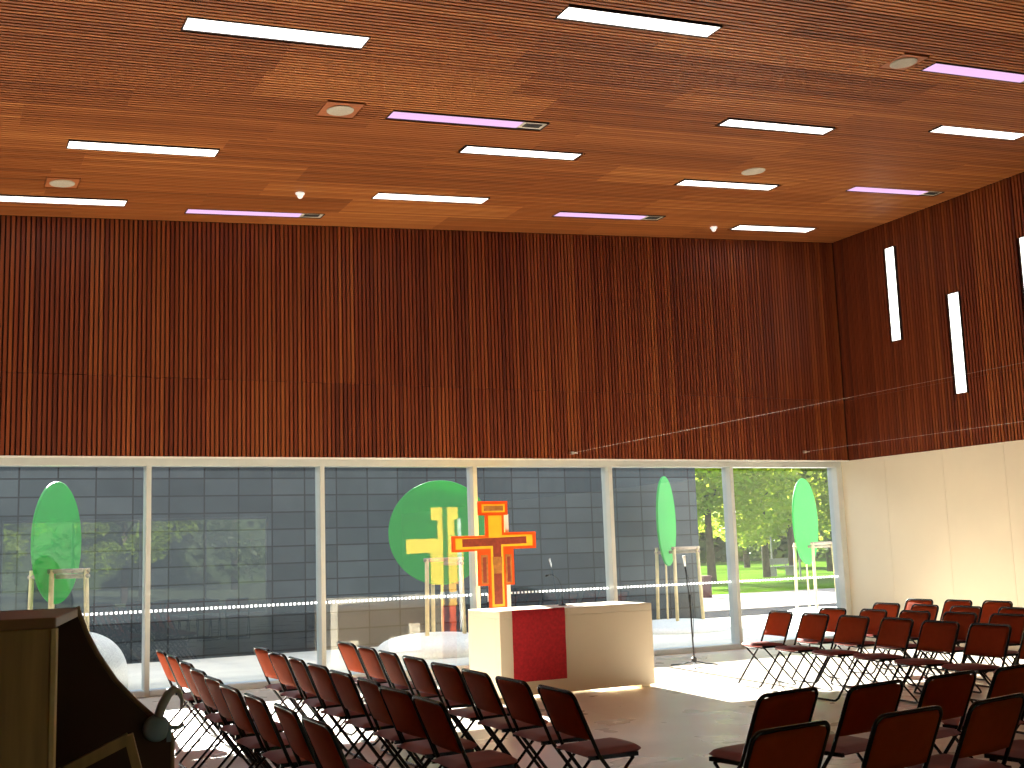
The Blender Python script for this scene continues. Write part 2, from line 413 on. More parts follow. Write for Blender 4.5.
# ------------------------------------------------------------------ lamps in the ceiling
CR = (math.atan(SY), -math.atan(SX), 0)
for (a, b, c, d, k, lab) in lamps:
    if k == 'w' and a > 5: a += .03; b -= .03
    cx, cy = (a+b)/2, (c+d)/2; L, Wd = (b-a)/2, (d-c)/2
    r = empty('ceiling_lamp', (cx, cy, zc(cx, cy)), rot=CR)
    tag(r, lab, 'ceiling lamp', 'strip lamps in the wooden ceiling')
    m = MB(); t = .008
    for bx in ((-L-t, L+t, -Wd-t, -Wd), (-L-t, L+t, Wd, Wd+t), (-L-t, -L, -Wd, Wd), (L, L+t, -Wd, Wd)):
        m.box(*bx, -.004, TH)
    m.obj('frame', M['lampframe'], r)
    end = L if k == 'w' else L-.29
    boxobj('diffuser', (-L, end, -Wd, Wd, .004, .014), M['lamp'] if k == 'w' else M['violet'], r)
    if k == 'v':
        m = MB(); m.box(end, L, -Wd, Wd, .006, .016); v = m.obj('vent', M['vent'], r)
        boxobj('vent_slot', (end+.045, L-.045, -Wd+.05, Wd-.05, .001, .0065), M['ventdark'], v)
for (a, b, c, d, lab) in wallamps:
    cy, cz = (a+b)/2, (c+d)/2; L, Wd = (d-c)/2, (b-a)/2
    r = empty('wall_lamp', (W, cy, cz)); tag(r, lab, 'wall lamp', 'upright strip lamps on the right wall')
    m = MB(); t = .008
    for bx in ((-Wd-t, -Wd, -L-t, L+t), (Wd, Wd+t, -L-t, L+t), (-Wd, Wd, -L-t, -L), (-Wd, Wd, L, L+t)):
        m.box(-.004, TH-.002, *bx)
    m.obj('frame', M['lampframe'], r)
    boxobj('diffuser', (.006, .016, -Wd, Wd, -L, L), M['walllamp'], r)

spl = ['round grey ceiling speaker in a square wooden frame, left of the central violet strip',
       'small round ceiling speaker in a square frame near the left end of the back wall',
       'round ceiling speaker at upper right beside a violet strip',
       'flush round ceiling speaker without a square frame, above the right centre lamps']
for i, (x, y, r_, sq) in enumerate(speakers + [(9.43, 11.69, .17, False)]):
    off = 0
    r = empty('ceiling_speaker', (x, y, zc(x, y)), rot=CR); tag(r, spl[i], 'speaker', 'ceiling speakers')
    if sq:
        m = MB(); m.box(-r_, r_, -r_, r_, .002, .03); m.obj('mounting_board', M['speaker_board'], r)
        m = MB(); m.lathe([(.135, .0015), (.135, -.006), (.12, -.010), (.0001, -.012)][::-1], seg=32); m.obj('grille', M['speaker'], r)
    else:
        m = MB(); m.lathe([(.0001, -.014), (.13, -.011), (.155, -.006), (.155, -.0005)], seg=32); m.obj('grille', M['speaker'], r)
for (x, y, lab) in ((3.95, 13.5, 'small white dome detector on the left half of the ceiling near the back wall'), (10.67, 14.26, 'small white dome detector beside the far right ceiling lamp')):
    m = MB(); m.lathe([(.0001, -.07), (.02, -.068), (.034, -.05), (.04, -.025), (.055, -.018), (.055, -.0005)], seg=20)
    o = m.obj('smoke_detector', M['detector'], smooth=True); o.location = (x, y, zc(x, y)); tag(o, lab, 'detector', 'ceiling detectors')

# tension wires
for (A, B_, lab) in (((8.38, D, 2.99), (W-.006, 10.11, 3.98), 'upper thin steel wire rising from the back wall to the right wall'), ((12.69, D, 3.04), (W-.006, 10.21, 3.16), 'lower thin steel wire close to the room corner')):
    r = empty('steel_wire', A); tag(r, lab, 'wire', 'thin wires across the slatted corner')
    A = Vector(A); B_ = Vector(B_); dv = B_-A
    m = MB(); m.tube([(0, -.04, 0)] + [tuple(dv*t) for t in (.25, .5, .75)] + [tuple(dv)], .0020, 6); m.obj('cable', M['wire'], r)
    m = MB(); m.box(-.02, .02, -.05, -.001, -.02, .02); m.tube([(0, -.03, 0), (.09, -.035, 0)], .008, 8); m.obj('bracket', M['wire'], r)

# ------------------------------------------------------------------ altar
al = empty('altar', (6.635, 12.22, 0)); tag(al, 'long plain cream altar block in front of the windows', 'altar')
ax, ay, az = .985, .42, .955
m = MB(); m.box(-ax, ax, -ay, -ay+.10, .035, az-.08); bevel(m.obj('front_panel', M['altar'], al), .004)
for s in (-1, 1):
    m = MB(); m.box(s*ax if s < 0 else ax-.12, -ax+.12 if s < 0 else ax, -ay+.1005, ay, .0, az-.08); bevel(m.obj('side_panel', M['altar'], al), .004)
m = MB(); m.box(-ax, ax, -ay, ay, az-.0795, az); bevel(m.obj('altar_top', M['altar'], al), .006)
# red cloth: wraps the front top edge and hangs to z .18
cl = MB(); nx, prof = 24, []
yf = 12.22-ay
prof = [(yf+.03, az+.003), (yf+.01, az+.004), (yf-.004, az+.002), (yf-.006, az-.02)] + [(yf-.006-.002*math.sin(k), az-.02-(az-.02-.185)*k/12) for k in range(1, 13)]
x0, x1 = 5.80, 6.46
for layer, off in ((0, 0), (1, -.003)):
    for j, (py, pz) in enumerate(prof):
        for i in range(nx+1):
            u = i/nx
            cl.v.append((x0+(x1-x0)*u, py+off*(1 if j > 2 else 0)-.0015*math.sin(u*19)*(j/14), pz+(.003 if layer and j <= 2 else 0)))
K = len(prof)*(nx+1)
for L_ in (0, 1):
    for j in range(len(prof)-1):
        for i in range(nx):
            q = [L_*K+j*(nx+1)+i, L_*K+j*(nx+1)+i+1, L_*K+(j+1)*(nx+1)+i+1, L_*K+(j+1)*(nx+1)+i]; cl.f.append(tuple(q)); cl.t.append(.5)
o = cl.obj('altar_cloth', M['red'], smooth=True); tag(o, 'dark red cloth runner hanging down the front of the cream altar', 'cloth')

# gooseneck microphone on the altar
g = empty('gooseneck_microphone', (6.74, 12.35, az)); tag(g, 'thin black gooseneck microphone standing on the altar', 'microphone')
m = MB(); m.lathe([(.05, 0), (.05, .012), (.02, .02), (.008, .03)], seg=20); m.obj('base', M['black'], g, smooth=False)
m = MB(); m.tube([(0, 0, .02), (.0, 0, .14), (-.02, -.02, .24), (-.07, -.04, .32), (-.15, -.06, .365), (-.20, -.07, .36)], .0035, 8); m.obj('neck', M['black'], g, smooth=True)
m = MB(); m.tube([(-.195, -.069, .361), (-.215, -.073, .358), (-.25, -.08, .352)], [.006, .010, .009], 10); m.obj('microphone_head', M['black'], g, smooth=True)

# ------------------------------------------------------------------ painted cross by the window
def cx_(px): return 6.24+(px-452)*.01488
def cz_(py): return 2.27-(py-502)*.01327
def kx(u): return cx_(400+u/5.12)
def kz(v): return cz_(480+v/5.12)
CY = 14.4
cr = empty('painted_cross', (6.78, CY, 0)); tag(cr, 'orange and yellow painted wooden cross standing behind the altar', 'cross')
def pl(name, pts, y0, y1, mat, par):
    m = MB(); m.prism([(kx(u)-6.78, kz(v)) for u, v in pts], 'y', y0, y1); return recalc(m.obj(name, mat, par))
outer = [(400, 108), (547, 108), (547, 180), (526, 180), (526, 270), (690, 270), (690, 356), (572, 356), (572, 540), (530, 540), (530, 660), (444, 660), (444, 540), (392, 540), (392, 362), (264, 365), (264, 284), (434, 284), (434, 180), (400, 180)]
cb = pl('cross_board', outer, -.02, .02, M['cross_orange'], cr)
pl('back_board', outer, .0202, .0240, M['cross_yellow'], cb)
# painted inlays, raised a hair from the board
pl('border_inlay', [(414, 124), (533, 124), (533, 166), (414, 166)], -.0225, -.0201, M['cross_yellow'], cb)
pl('border_inlay', [(446, 182), (514, 182), (514, 284), (672, 284), (672, 342), (518, 342), (518, 648), (455, 648), (455, 352), (278, 352), (278, 296), (446, 296)], -.0225, -.0201, M['cross_yellow'], cb)
pl('central_band', [(312, 300), (640, 294), (640, 330), (508, 332), (508, 636), (466, 636), (466, 338), (312, 340)], -.0245, -.0226, M['cross_brown'], cb)
pl('title_panel', [(424, 132), (523, 132), (523, 158), (424, 158)], -.0245, -.0226, M['cross_umber'], cb)
pl('band_accent', [(462, 395), (512, 395), (508, 480), (466, 480)], -.0265, -.0246, M['cross_umber'], cb)
for a, b in ((404, 438), (528, 560)):
    pl('border_inlay', [(a, 384), (b, 384), (b, 530), (a, 530)], -.0225, -.0201, M['cross_yellow'] if False else M['cross_umber'], cb)
    pl('side_panel', [(a+8, 395), (b-8, 395), (b-8, 524), (a+8, 524)], -.0245, -.0226, M['cross_brown'], cb)
m = MB(); m.box(kx(548)-6.78-.03, kx(548)-6.78+.03, .03, .06, 0, kz(175)); m.box(kx(480)-6.78-.12, kx(548)-6.78, .0205, .03, .95, 1.05)
m.box(-.30, .46, -.16, .2, 0, .03); m.obj('stand', M['white_plastic'], cr)
pl_ = MB(); pl_.box(kx(450)-6.78, kx(524)-6.78, -.02, .02, .03, kz(660)-.0005); pl_.obj('cross_foot', M['cross_orange'], cr)

# ------------------------------------------------------------------ microphone stand
ms = empty('microphone_stand', (9.26, 13.36, 0)); tag(ms, 'tall thin black microphone stand on the sunlit floor right of the altar', 'microphone stand')
m = MB(); m.lathe([(.028, .055), (.034, .07), (.034, .11), (.016, .13)], seg=16); m.obj('hub', M['black'], ms)
for k in range(3):
    a = math.radians(-124+120*k)
    m = MB(); m.tube([(0, 0, .075), (.18*math.cos(a), .18*math.sin(a), .03), (.36*math.cos(a), .36*math.sin(a), .010)], .009, 8); m.obj('leg', M['black_tube'], ms)
m = MB(); m.tube([(0, 0, .10), (-.02, 0, .9)], .011, 10); m.tube([(-.02, 0, .88), (-.09, -.03, 1.34)], .007, 8); m.tube([(-.02, 0, .85), (-.02, 0, .95)], .017, 10); m.obj('pole', M['black_tube'], ms)
m = MB(); m.tube([(-.085, -.03, 1.33), (-.095, -.035, 1.40), (-.105, -.04, 1.47)], [.012, .016, .022], 12); m.obj('microphone', M['white_plastic'], ms, smooth=True)
m = MB(); pts = []
for k in range(14):
    t = k/13; pts.append((-.085+.07*t+.05*math.sin(PI*t), -.03, 1.34-.95*t)); 
m.tube(pts, .004, 6); m.obj('cable', M['black'], ms)

# ------------------------------------------------------------------ folding chair (faces +Y)
def arc(c, r, a0, a1, n, f): return [f(c[0]+r*math.cos(math.radians(a0+(a1-a0)*k/n)), c[1]+r*math.sin(math.radians(a0+(a1-a0)*k/n))) for k in range(n+1)]
def make_chair():
    r = empty('folding_chair', (0, 0, 0))
    hw = .235
    # main frame: front foot - up past the seat - over the backrest - down again; closed by a floor bar
    def side(x, t):   # t 0..1 from front foot to backrest top
        pass
    def sp(z):        # y at height z on the main tube plane
        return .235-.345*(z/.46) if z < .46 else -.11-.155*((z-.46)/.36)
    m = MB(); pts = []
    for z in (.03, .2, .40, .46, .52, .66, .755): pts.append((-hw, sp(z), z))
    for k in range(1, 6):
        a = PI-(PI/2)*k/5; z = .765+.045*math.sin(a); pts.append((-hw+.045+.045*math.cos(a), sp(z), z))
    for k in range(0, 6):
        a = PI/2-(PI/2)*k/5; z = .765+.045*math.sin(a); pts.append((hw-.045+.045*math.cos(a), sp(z), z))
    for z in (.755, .66, .52, .46, .40, .2, .03): pts.append((hw, sp(z), z))
    m.tube(pts, .0115, 8)
    m.tube([(-hw, sp(.035), .035), (-hw+.012, .235, .013), (-hw+.04, .238, .011), (hw-.04, .238, .011), (hw-.012, .235, .013), (hw, sp(.035), .035)], .0105, 8)
    m.obj('main_frame', M['black_tube'], r, smooth=True)
    # rear leg loop: from under the seat front down to the rear floor
    h2 = hw-.028
    m = MB()
    def rp(z): return .13-.40*((.44-z)/.43)
    m.tube([(-h2, rp(.43), .43), (-h2, rp(.24), .24), (-h2, rp(.05), .05), (-h2+.012, rp(.02), .02), (-h2+.04, rp(.011), .011), (h2-.04, rp(.011), .011), (h2-.012, rp(.02), .02), (h2, rp(.05), .05), (h2, rp(.24), .24), (h2, rp(.43), .43)], .010, 8)
    m.tube([(-h2, rp(.43), .43), (h2, rp(.43), .43)], .008, 8)
    m.obj('rear_legs', M['black_tube'], r, smooth=True)
    # seat cushion: rounded front, domed
    me = MB(); nx, ny = 10, 10
    def wid(v):       # half width along depth v 0 back..1 front
        return .205 if v < .75 else .205*(1-.10*((v-.75)/.25)**2)
    grid = {}
    for L_ in (0, 1):
        for j in range(ny+1):
            for i in range(nx+1):
                u = i/nx*2-1; v = j/ny
                yy = -.17+.40*v - (.045*abs(u)**3 if v > .5 else 0)*((v-.5)*2)
                e = max(0, 1-max(abs(u)**5, abs(2*v-1)**6))
                z = .452+.026*e**.5 if L_ else .452-.020*e**.4
                z += .012*v
                grid[(L_, i, j)] = len(me.v); me.v.append((wid(v)*u, yy, z))
    for j in range(ny):
        for i in range(nx):
            me.f.append((grid[1, i, j], grid[1, i+1, j], grid[1, i+1, j+1], grid[1, i, j+1])); me.f.append((grid[0, i, j], grid[0, i, j+1], grid[0, i+1, j+1], grid[0, i+1, j])); me.t += [.5]*2
    for i in range(nx):
        me.f.append((grid[0, i, 0], grid[0, i+1, 0], grid[1, i+1, 0], grid[1, i, 0])); me.f.append((grid[1, i, ny], grid[1, i+1, ny], grid[0, i+1, ny], grid[0, i, ny])); me.t += [.5]*2
    for j in range(ny):
        me.f.append((grid[1, 0, j], grid[1, 0, j+1], grid[0, 0, j+1], grid[0, 0, j])); me.f.append((grid[0, nx, j], grid[0, nx, j+1], grid[1, nx, j+1], grid[1, nx, j])); me.t += [.5]*2
    recalc(me.obj('seat', M['seat_fabric'], r, smooth=True))
    # backrest: padded panel inside the tube
    me = MB(); grid = {}
    bw = hw-.008; zb, zt = .545, .803
    for L_ in (0, 1):
        for j in range(9):
            for i in range(13):
                u = i/12*2-1; v = j/8; z = zb+(zt-zb)*v
                w_ = bw*(1 if v < .8 else 1-.12*((v-.8)/.2)**2)
                e = max(0, 1-max(abs(u)**6, abs(2*v-1)**6))**.5
                c = -.018*(1-u*u)            # curve backwards
                grid[L_, i, j] = len(me.v)
                me.v.append((w_*u, sp(z)+c+(.004+.010*e if L_ else -.004-.008*e), z-(.010*(u**4) if v > .9 else 0)))
    for j in range(8):
        for i in range(12):
            me.f.append((grid[1, i, j], grid[1, i+1, j], grid[1, i+1, j+1], grid[1, i, j+1])); me.f.append((grid[0, i, j], grid[0, i, j+1], grid[0, i+1, j+1], grid[0, i+1, j])); me.t += [.5]*2
    for i in range(12):
        me.f.append((grid[0, i, 0], grid[0, i+1, 0], grid[1, i+1, 0], grid[1, i, 0])); me.f.append((grid[1, i, 8], grid[1, i+1, 8], grid[0, i+1, 8], grid[0, i, 8])); me.t += [.5]*2
    for j in range(8):
        me.f.append((grid[1, 0, j], grid[1, 0, j+1], grid[0, 0, j+1], grid[0, 0, j])); me.f.append((grid[0, 12, j], grid[0, 12, j+1], grid[1, 12, j+1], grid[1, 12, j])); me.t += [.5]*2
    recalc(me.obj('backrest', M['back_fabric'], r, smooth=True))
    # pivot bars between frame and seat
    for s in (-1, 1):
        m = MB(); m.tube([(s*hw, sp(.44), .44), (s*.195, sp(.44), .44)], .007, 6)
        m.box(min(s*.197, s*.218), max(s*.197, s*.218), -.16, .15, .434, .456); m.obj('seat_rail', M['black_tube'], r)
    return r
proto = make_chair(); first = [True]
ORD = ['first', 'second', 'third', 'fourth', 'fifth', 'sixth', 'seventh', 'eighth', 'ninth']
BACKY = -.255
def put_chair(tx, ty, face, label, group):
    # (tx,ty) = middle of the backrest top, face = heading angle (deg, ccw from +X)
    f = math.radians(face); fx, fy = math.cos(f), math.sin(f)
    o = proto if first[0] else copy_tree(proto); first[0] = False
    o.location = (tx-fx*BACKY, ty-fy*BACKY, 0); o.rotation_euler = (0, 0, f-PI/2)
    tag(o, label, 'chair', group); return o
rowA = [(1.95, 11.20), (1.93, 10.52), (1.89, 9.72), (1.83, 8.98), (1.79, 8.27), (1.75, 7.62), (1.75, 6.99), (1.76, 6.37), (1.74, 5.74)]
rowB = [(2.75, 10.72), (2.70, 10.02), (2.68, 9.36), (2.64, 8.67), (2.60, 8.0), (2.58, 7.36), (2.53, 6.75), (2.5, 6.16)]
rowC = [(3.53, 10.69), (3.49, 10.0), (3.45, 9.36), (3.42, 8.70), (3.37, 7.98), (3.33, 7.36), (3.30, 6.75), (3.27, 6.12)]
for nm, row, base in (('leftmost row of left block', rowA, 0), ('middle row of left block', rowB, 0), ('left block row nearest altar', rowC, -1)):
    for i, (x, y) in enumerate(row):
        put_chair(x, y, base+random.uniform(-2.5, 2.5), 'red folding chair facing right, %s from window in %s' % (ORD[i], nm), 'folding chairs of the left seating block')
R1 = [(8.88, 11.02), (8.80, 10.33), (8.74, 9.66), (8.72, 9.02), (8.62, 8.36), (8.58, 7.74), (8.52, 7.10)]
R2 = [(9.62, 10.98), (9.66, 10.35), (9.70, 9.76), (9.74, 9.17), (9.75, 8.55)]
R3 = [(10.70, 11.23), (10.66, 10.56), (10.64, 9.92), (10.68, 9.28)]
R4 = [(11.58, 11.56), (11.62, 10.95), (11.64, 10.36)]
for nm, row in (('front row of right block', R1), ('second row of right block', R2), ('third row of right block', R3), ('last row by cream wall', R4)):
    for i, (x, y) in enumerate(row):
        put_chair(x, y, 175+random.uniform(-3, 3), 'red folding chair facing left, %s from window in %s' % (ORD[i], nm), 'folding chairs of the far right block')
N1 = [(4.16, 5.14), (4.73, 5.09), (5.36, 5.15), (5.96, 5.20)]
N2 = [(3.38, 4.17), (4.09, 4.20), (4.72, 4.25), (5.35, 4.33)]
for nm, row, lst in (('farther foreground row', N1, ['left end', 'second from left', 'third from left', 'right end']), ('nearest foreground row', N2, ['left end', 'second from left', 'third from left', 'right end'])):
    for i, (x, y) in enumerate(row):
        put_chair(x, y, 99+random.uniform(-2, 2), 'dark red folding chair seen from behind, %s in %s' % (lst[i], nm), 'foreground folding chairs at bottom right')

# ------------------------------------------------------------------ lectern at the left edge
TH_ = math.radians(10.9)
le = empty('lectern', (.22, 2.39, 0), -TH_)   # local x = right, local y = away
tag(le, 'large wooden lectern with dark curved side at the left picture edge', 'lectern')
bevel(boxobj('back_board', (-.85, 0, 0, .03, 0, 1.487), M['light_wood'], le), .003)
bevel(boxobj('edge_strip', (-.004, .006, -.004, .034, 0, 1.486), M['post'], le), .002)
bevel(boxobj('top_board', (-.86, .006, -.01, .455, 1.4875, 1.507), M['top_wood'], le), .003)
prof = [(-.84, 0), (.208, 0), (.208, 1.144), (.208, 1.205), (.193, 1.232), (.16, 1.261), (.127, 1.292), (.084, 1.340), (.045, 1.400), (.021, 1.447), (.006, 1.487), (0, 1.507), (-.84, 1.507)]
m = MB(); m.prism(prof, 'y', .4555, .49); recalc(m.obj('curved_side_board', M['dark_wood'], le))
m = MB()
for (a, b) in zip(prof[2:-2], prof[3:-1]):
    pass
edge = [(p[0]+.003, .4725, p[1]+.003) for p in prof[1:-1]]
m.tube(edge, .006, 6); m.obj('edge_banding', M['top_wood'], le)
m = MB(); m.box(-.80, -.05, .03, .455, .72, .74); m.box(-.80, -.05, .03, .455, .2, .22); m.obj('shelf', M['dark_wood'], le)
m = MB()
def bar(m, p0, p1, y0, y1, t):
    p0 = Vector(p0); p1 = Vector(p1); d = (p1-p0).normalized(); n = Vector((-d.y, d.x))*t
    q = [p0-n, p1-n, p1+n, p0+n]
    m.quadbox([(q[0].x, y0, q[0].y), (q[1].x, y0, q[1].y), (q[2].x, y0, q[2].y), (q[3].x, y0, q[3].y), (q[0].x, y1, q[0].y), (q[1].x, y1, q[1].y), (q[2].x, y1, q[2].y), (q[3].x, y1, q[3].y)])
bar(m, (-.10, 1.135), (.125, 1.238), .28, .31, .011); recalc(m.obj('brace', M['light_wood'], le))
m = MB(); bar(m, (.124, 1.245), (.20, .95), .28, .31, .009); bar(m, (.20, .95), (.20, 0), .28, .31, .009); recalc(m.obj('brace_leg', M['light_wood'], le))
# clip lamp on the curved edge
lp = empty('clip_lamp', (0, 0, 0), -TH_)
L0 = Matrix.Rotation(-TH_, 4, 'Z') @ Vector((.185, .44, 0)); lp.location = (.22+L0.x, 2.39+L0.y, 1.225)
tag(lp, 'small grey blue clip lamp with curved grey arm on the edge of the lectern', 'lamp')
m = MB(); m.lathe([(.0001, -.012), (.020, -.012), (.028, -.004), (.030, .006), (.024, .014), (.0001, .015)], (-.008, 0, .010), 24, 'y'); m.obj('lamp_head', M['grey_blue'], lp, smooth=True)
m = MB(); m.tube([(-.004, .002, .035), (.004, .004, .060), (.016, .006, .082), (.030, .008, .094), (.040, .008, .088), (.046, .008, .070), (.046, .008, .050)], [.011, .011, .0105, .009, .006, .004, .003], 10); m.obj('lamp_arm', M['grey'], lp, smooth=True)
m = MB(); m.tube([(.018, .004, .010), (.040, .004, .009), (.052, .004, .014)], [.006, .005, .004], 8); m.box(.014, .024, -.006, .02, -.02, .016); m.obj('clamp', M['grey_blue'], lp)

# ------------------------------------------------------------------ outside
struct(boxobj('ground_terrace', (-12, 34, YG+.16, 22.0, -.14, -.02), M['concrete']), 'pale concrete terrace outside the window', 'terrace')
struct(boxobj('ground_road', (-12, 60, 22.0, 24.6, -.16, -.05), M['asphalt']), 'grey asphalt strip beyond the terrace', 'road')
struct(boxobj('ground_path', (-12, 60, 24.6, 32.4, -.14, -.03), M['path']), 'pale sunlit path before the lawn', 'path')
struct(boxobj('ground_lawn', (-40, 190, 32.4, 240, -.2, -.02), M['grass']), 'sunlit green park lawn', 'lawn')
struct(boxobj('ground_rear', (-60, 70, -70, YR-.31, -.2, -.02), M['grass_rear']), 'lawn behind the hall', 'lawn')
struct(boxobj('wall_courtyard', (-12, 14.57, 20.62, 21.0, -.02, 3.80), M['slate']), 'dark grey wall of rectangular stone panels across the courtyard', 'wall')

def make_disc(x, y, zb, dia, rot, tilt, lab):
    o = empty('disc_panel', (x, y, zb+dia/2), rot=(math.radians(tilt), 0, math.radians(rot)))
    # disc axis = local x after rotation: built facing local -Y
    bpy.data.objects.remove(o)
    m = MB(); m.lathe([(dia/2-.01, -.022), (dia/2, -.012), (dia/2, .012), (dia/2-.01, .022)], seg=72, axis='y')
    d = m.obj('green_disc', M['green']); d.location = (x, y, zb+dia/2); d.rotation_euler = (0, math.radians(tilt), math.radians(rot)); d.rotation_mode = 'XYZ'
    bevel(d, .004); recalc(d)
    tl = math.radians(tilt); m = MB(); m.tube([(math.sin(tl)*(zb+dia/2), .04, -(zb+dia/2)), (0, .04, 0)], .02, 8)
    p_ = m.obj('pole', M['post'], d)
    p_.rotation_euler = (0, -tl, 0)
    return tag(d, lab, 'disc', 'round green discs outside the window')
# rot: heading so that the face normal (-Y local) turns; 0 faces the hall squarely
make_disc(1.62, 17.3, 1.10, 1.66, 63, 0, 'green round disc seen at a slant, farthest left outside the window')
make_disc(7.80, 18.5, 1.09, 1.75, -20, 0, 'green round disc seen face on behind the orange cross')
make_disc(13.10, 19.6, 1.22, 1.76, 45, -4, 'slim tilted green disc in front of the right end of the grey wall')
make_disc(18.20, 21.5, 1.08, 1.98, 34, 0, 'green disc seen at a slant in front of the park trees')

def stakes(F, Rr, L, h, lab):
    r = empty('tree_stake_frame', (F[0], F[1], -.02)); tag(r, lab, 'stake frame', 'wooden tree stake frames')
    F, Rr, L = [Vector((q[0]-r.location.x, q[1]-r.location.y)) for q in (F, Rr, L)]
    c = (F+Rr+L)/3; h += .02
    for q in (F, Rr, L):
        b = c+(q-c)*1.12; m = MB(); m.tube([(b.x, b.y, 0), (q.x, q.y, h)], .034, 10); m.obj('post', M['post'], r, smooth=True)
    for (a, b, z) in ((F, Rr, h-.02), (L, Rr, h-.09)):
        d = (b-a).normalized()*.05
        m = MB(); m.tube([(a.x-d.x, a.y-d.y, z), (b.x+d.x, b.y+d.y, z)], .032, 8); m.obj('rail', M['rail'], r, smooth=True)
    return r
stakes((1.52, 16.9), (1.94, 16.8), (1.33, 17.6), 1.56, 'wooden tree stakes in front of the leftmost green disc')
stakes((7.34, 18.0), (7.94, 18.0), (7.79, 18.85), 1.53, 'wooden tree stakes in front of the face-on green disc')
stakes((12.91, 19.1), (13.52, 19.2), (12.94, 19.75), 1.58, 'wooden tree stakes before the slim green disc at the wall end')
stakes((17.85, 20.9), (18.5, 21.0), (18.05, 21.75), 1.58, 'wooden tree stakes before the green disc by the park')
for (x, y, r_, h, lab) in ((1.62, 16.95, .90, .78, 'white rounded mound around the stakes at far left'), (7.60, 18.3, 1.0, .34, 'white rounded mound around the stakes behind the altar'),
                     (13.1, 19.4, .95, .22, 'white rounded mound around the stakes at the wall end'), (18.2, 21.1, .85, .15, 'white rounded mound around the stakes by the park')):
    m = MB(); prof_ = [(r_*math.cos(a)**.75, h*math.sin(a)**.75) for a in [k*PI/2/14 for k in range(14)]] + [(.01, h)]
    m.lathe(prof_, seg=48)
    o = m.obj('gravel_mound', M['mound'], smooth=True); o.location = (x, y, -.02); tag(o, lab, 'mound', 'white mounds on the terrace')

# trees
def tree_mesh(name, n, rx, rz, zmid, leaf, seed, dark=False, h=10):
    rnd = random.Random(seed); m = MB(); blobs = []
    for k in range(26):
        a = rnd.uniform(0, 2*PI); rr = rnd.uniform(.2, .85)*rx; z = zmid+rnd.uniform(-.85, .9)*rz
        fall = math.sqrt(max(.1, 1-((z-zmid)/rz)**2)); blobs.append((rr*fall*math.cos(a), rr*fall*math.sin(a), z, rnd.uniform(.22, .42)*rx))
    for k in range(n):
        bx, by, bz, br = rnd.choice(blobs)
        d = Vector((rnd.gauss(0, 1), rnd.gauss(0, 1), rnd.gauss(0, 1))).normalized()*br*rnd.uniform(.55, 1.05)
        c = Vector((bx, by, bz))+Vector((d.x, d.y, d.z*.8))
        u = Vector((rnd.gauss(0, 1), rnd.gauss(0, 1), rnd.gauss(0, .6))).normalized(); w = u.cross(Vector((rnd.gauss(0, 1), rnd.gauss(0, 1), rnd.gauss(0, 1)))).normalized()
        s = leaf*rnd.uniform(.6, 1.3); i = len(m.v)
        m.v += [tuple(c-u*s), tuple(c-w*s*.5), tuple(c+u*s), tuple(c+w*s*.5)]; m.f.append((i, i+1, i+2, i+3)); m.t.append(.5)
    t = MB(); t.tube([(0, 0, -.1), (.05, 0, zmid*.5), (0, .05, zmid), (0, 0, zmid+rz*.5)], [.15*rx/3, .11*rx/3, .08*rx/3, .03], 10)
    for k in range(7):
        a = k*2.4; z = zmid-rz*.5+k*.12*rz
        t.tube([(0, 0, z), (rx*.35*math.cos(a), rx*.35*math.sin(a), z+rz*.2), (rx*.7*math.cos(a), rx*.7*math.sin(a), z+rz*.35)], [.09, .06, .02], 6)
    return m, t
def make_tree(name, seed, mat, **k):
    m, t = tree_mesh(name, seed=seed, **k)
    r = empty(name, (0, 0, 0)); m.obj('foliage', mat, r); t.obj('trunk', M['bark'], r, smooth=True); return r
TP = [make_tree('park_tree', 1, M['leaf'], n=16000, rx=3.9, rz=3.7, zmid=5.2, leaf=.15),
      make_tree('park_tree', 2, M['leaf'], n=16000, rx=4.2, rz=3.6, zmid=4.7, leaf=.16),
      make_tree('park_tree', 3, M['leaf_dark'], n=13000, rx=3.4, rz=5.2, zmid=5.9, leaf=.18)]
used = [False]*3
def put_tree(k, x, y, s, rz, lab, grp):
    if used[k]: o = copy_tree(TP[k])
    else: o = TP[k]; used[k] = True
    o.location = (x, y, -.03); o.scale = (s, s, s); o.rotation_euler = (0, 0, rz)
    tag(o, lab, 'tree', grp)
def pol(px, Y, dy=0):   # heading of a park position from the viewer
    return Y*math.tan(math.radians(26.56)+math.atan((px-512)/1176)), Y
for (k, px, Y, s, lab) in ((0, 757, 46, 1.0, 'light green park tree right of the second last mullion'), (1, 703, 42, 1.0, 'light green park tree beside the end of the grey wall'),
                           (2, 820, 50, 1.15, 'dark green park tree behind the rightmost green disc'), (0, 783, 60, 1.25, 'green park tree farther back between the nearer trees'),
                           (2, 738, 66, 1.3, 'dark park tree far back behind the right mullion'), (1, 850, 44, 1.0, 'park tree at the right end of the window'),
                           (2, 792, 80, 1.5, 'dark tree farthest back in the park')):
    x, y = pol(px, Y); put_tree(k, x, y, s, px*.7, lab, 'trees in the park')
for (k, x, y, s, lab) in ((0, 7.6, -22, .85, 'tree on the lawn behind the hall, mirrored in the glass'), (1, 1.0, -30, 1.2, 'broad tree behind the hall to the left'), (2, 16, -38, 1.2, 'dark tree behind the hall to the right'), (1, 27, -28, 1.0, 'light tree behind the hall at far right')):
    put_tree(k, x, y, s, x, lab, 'trees behind the hall')
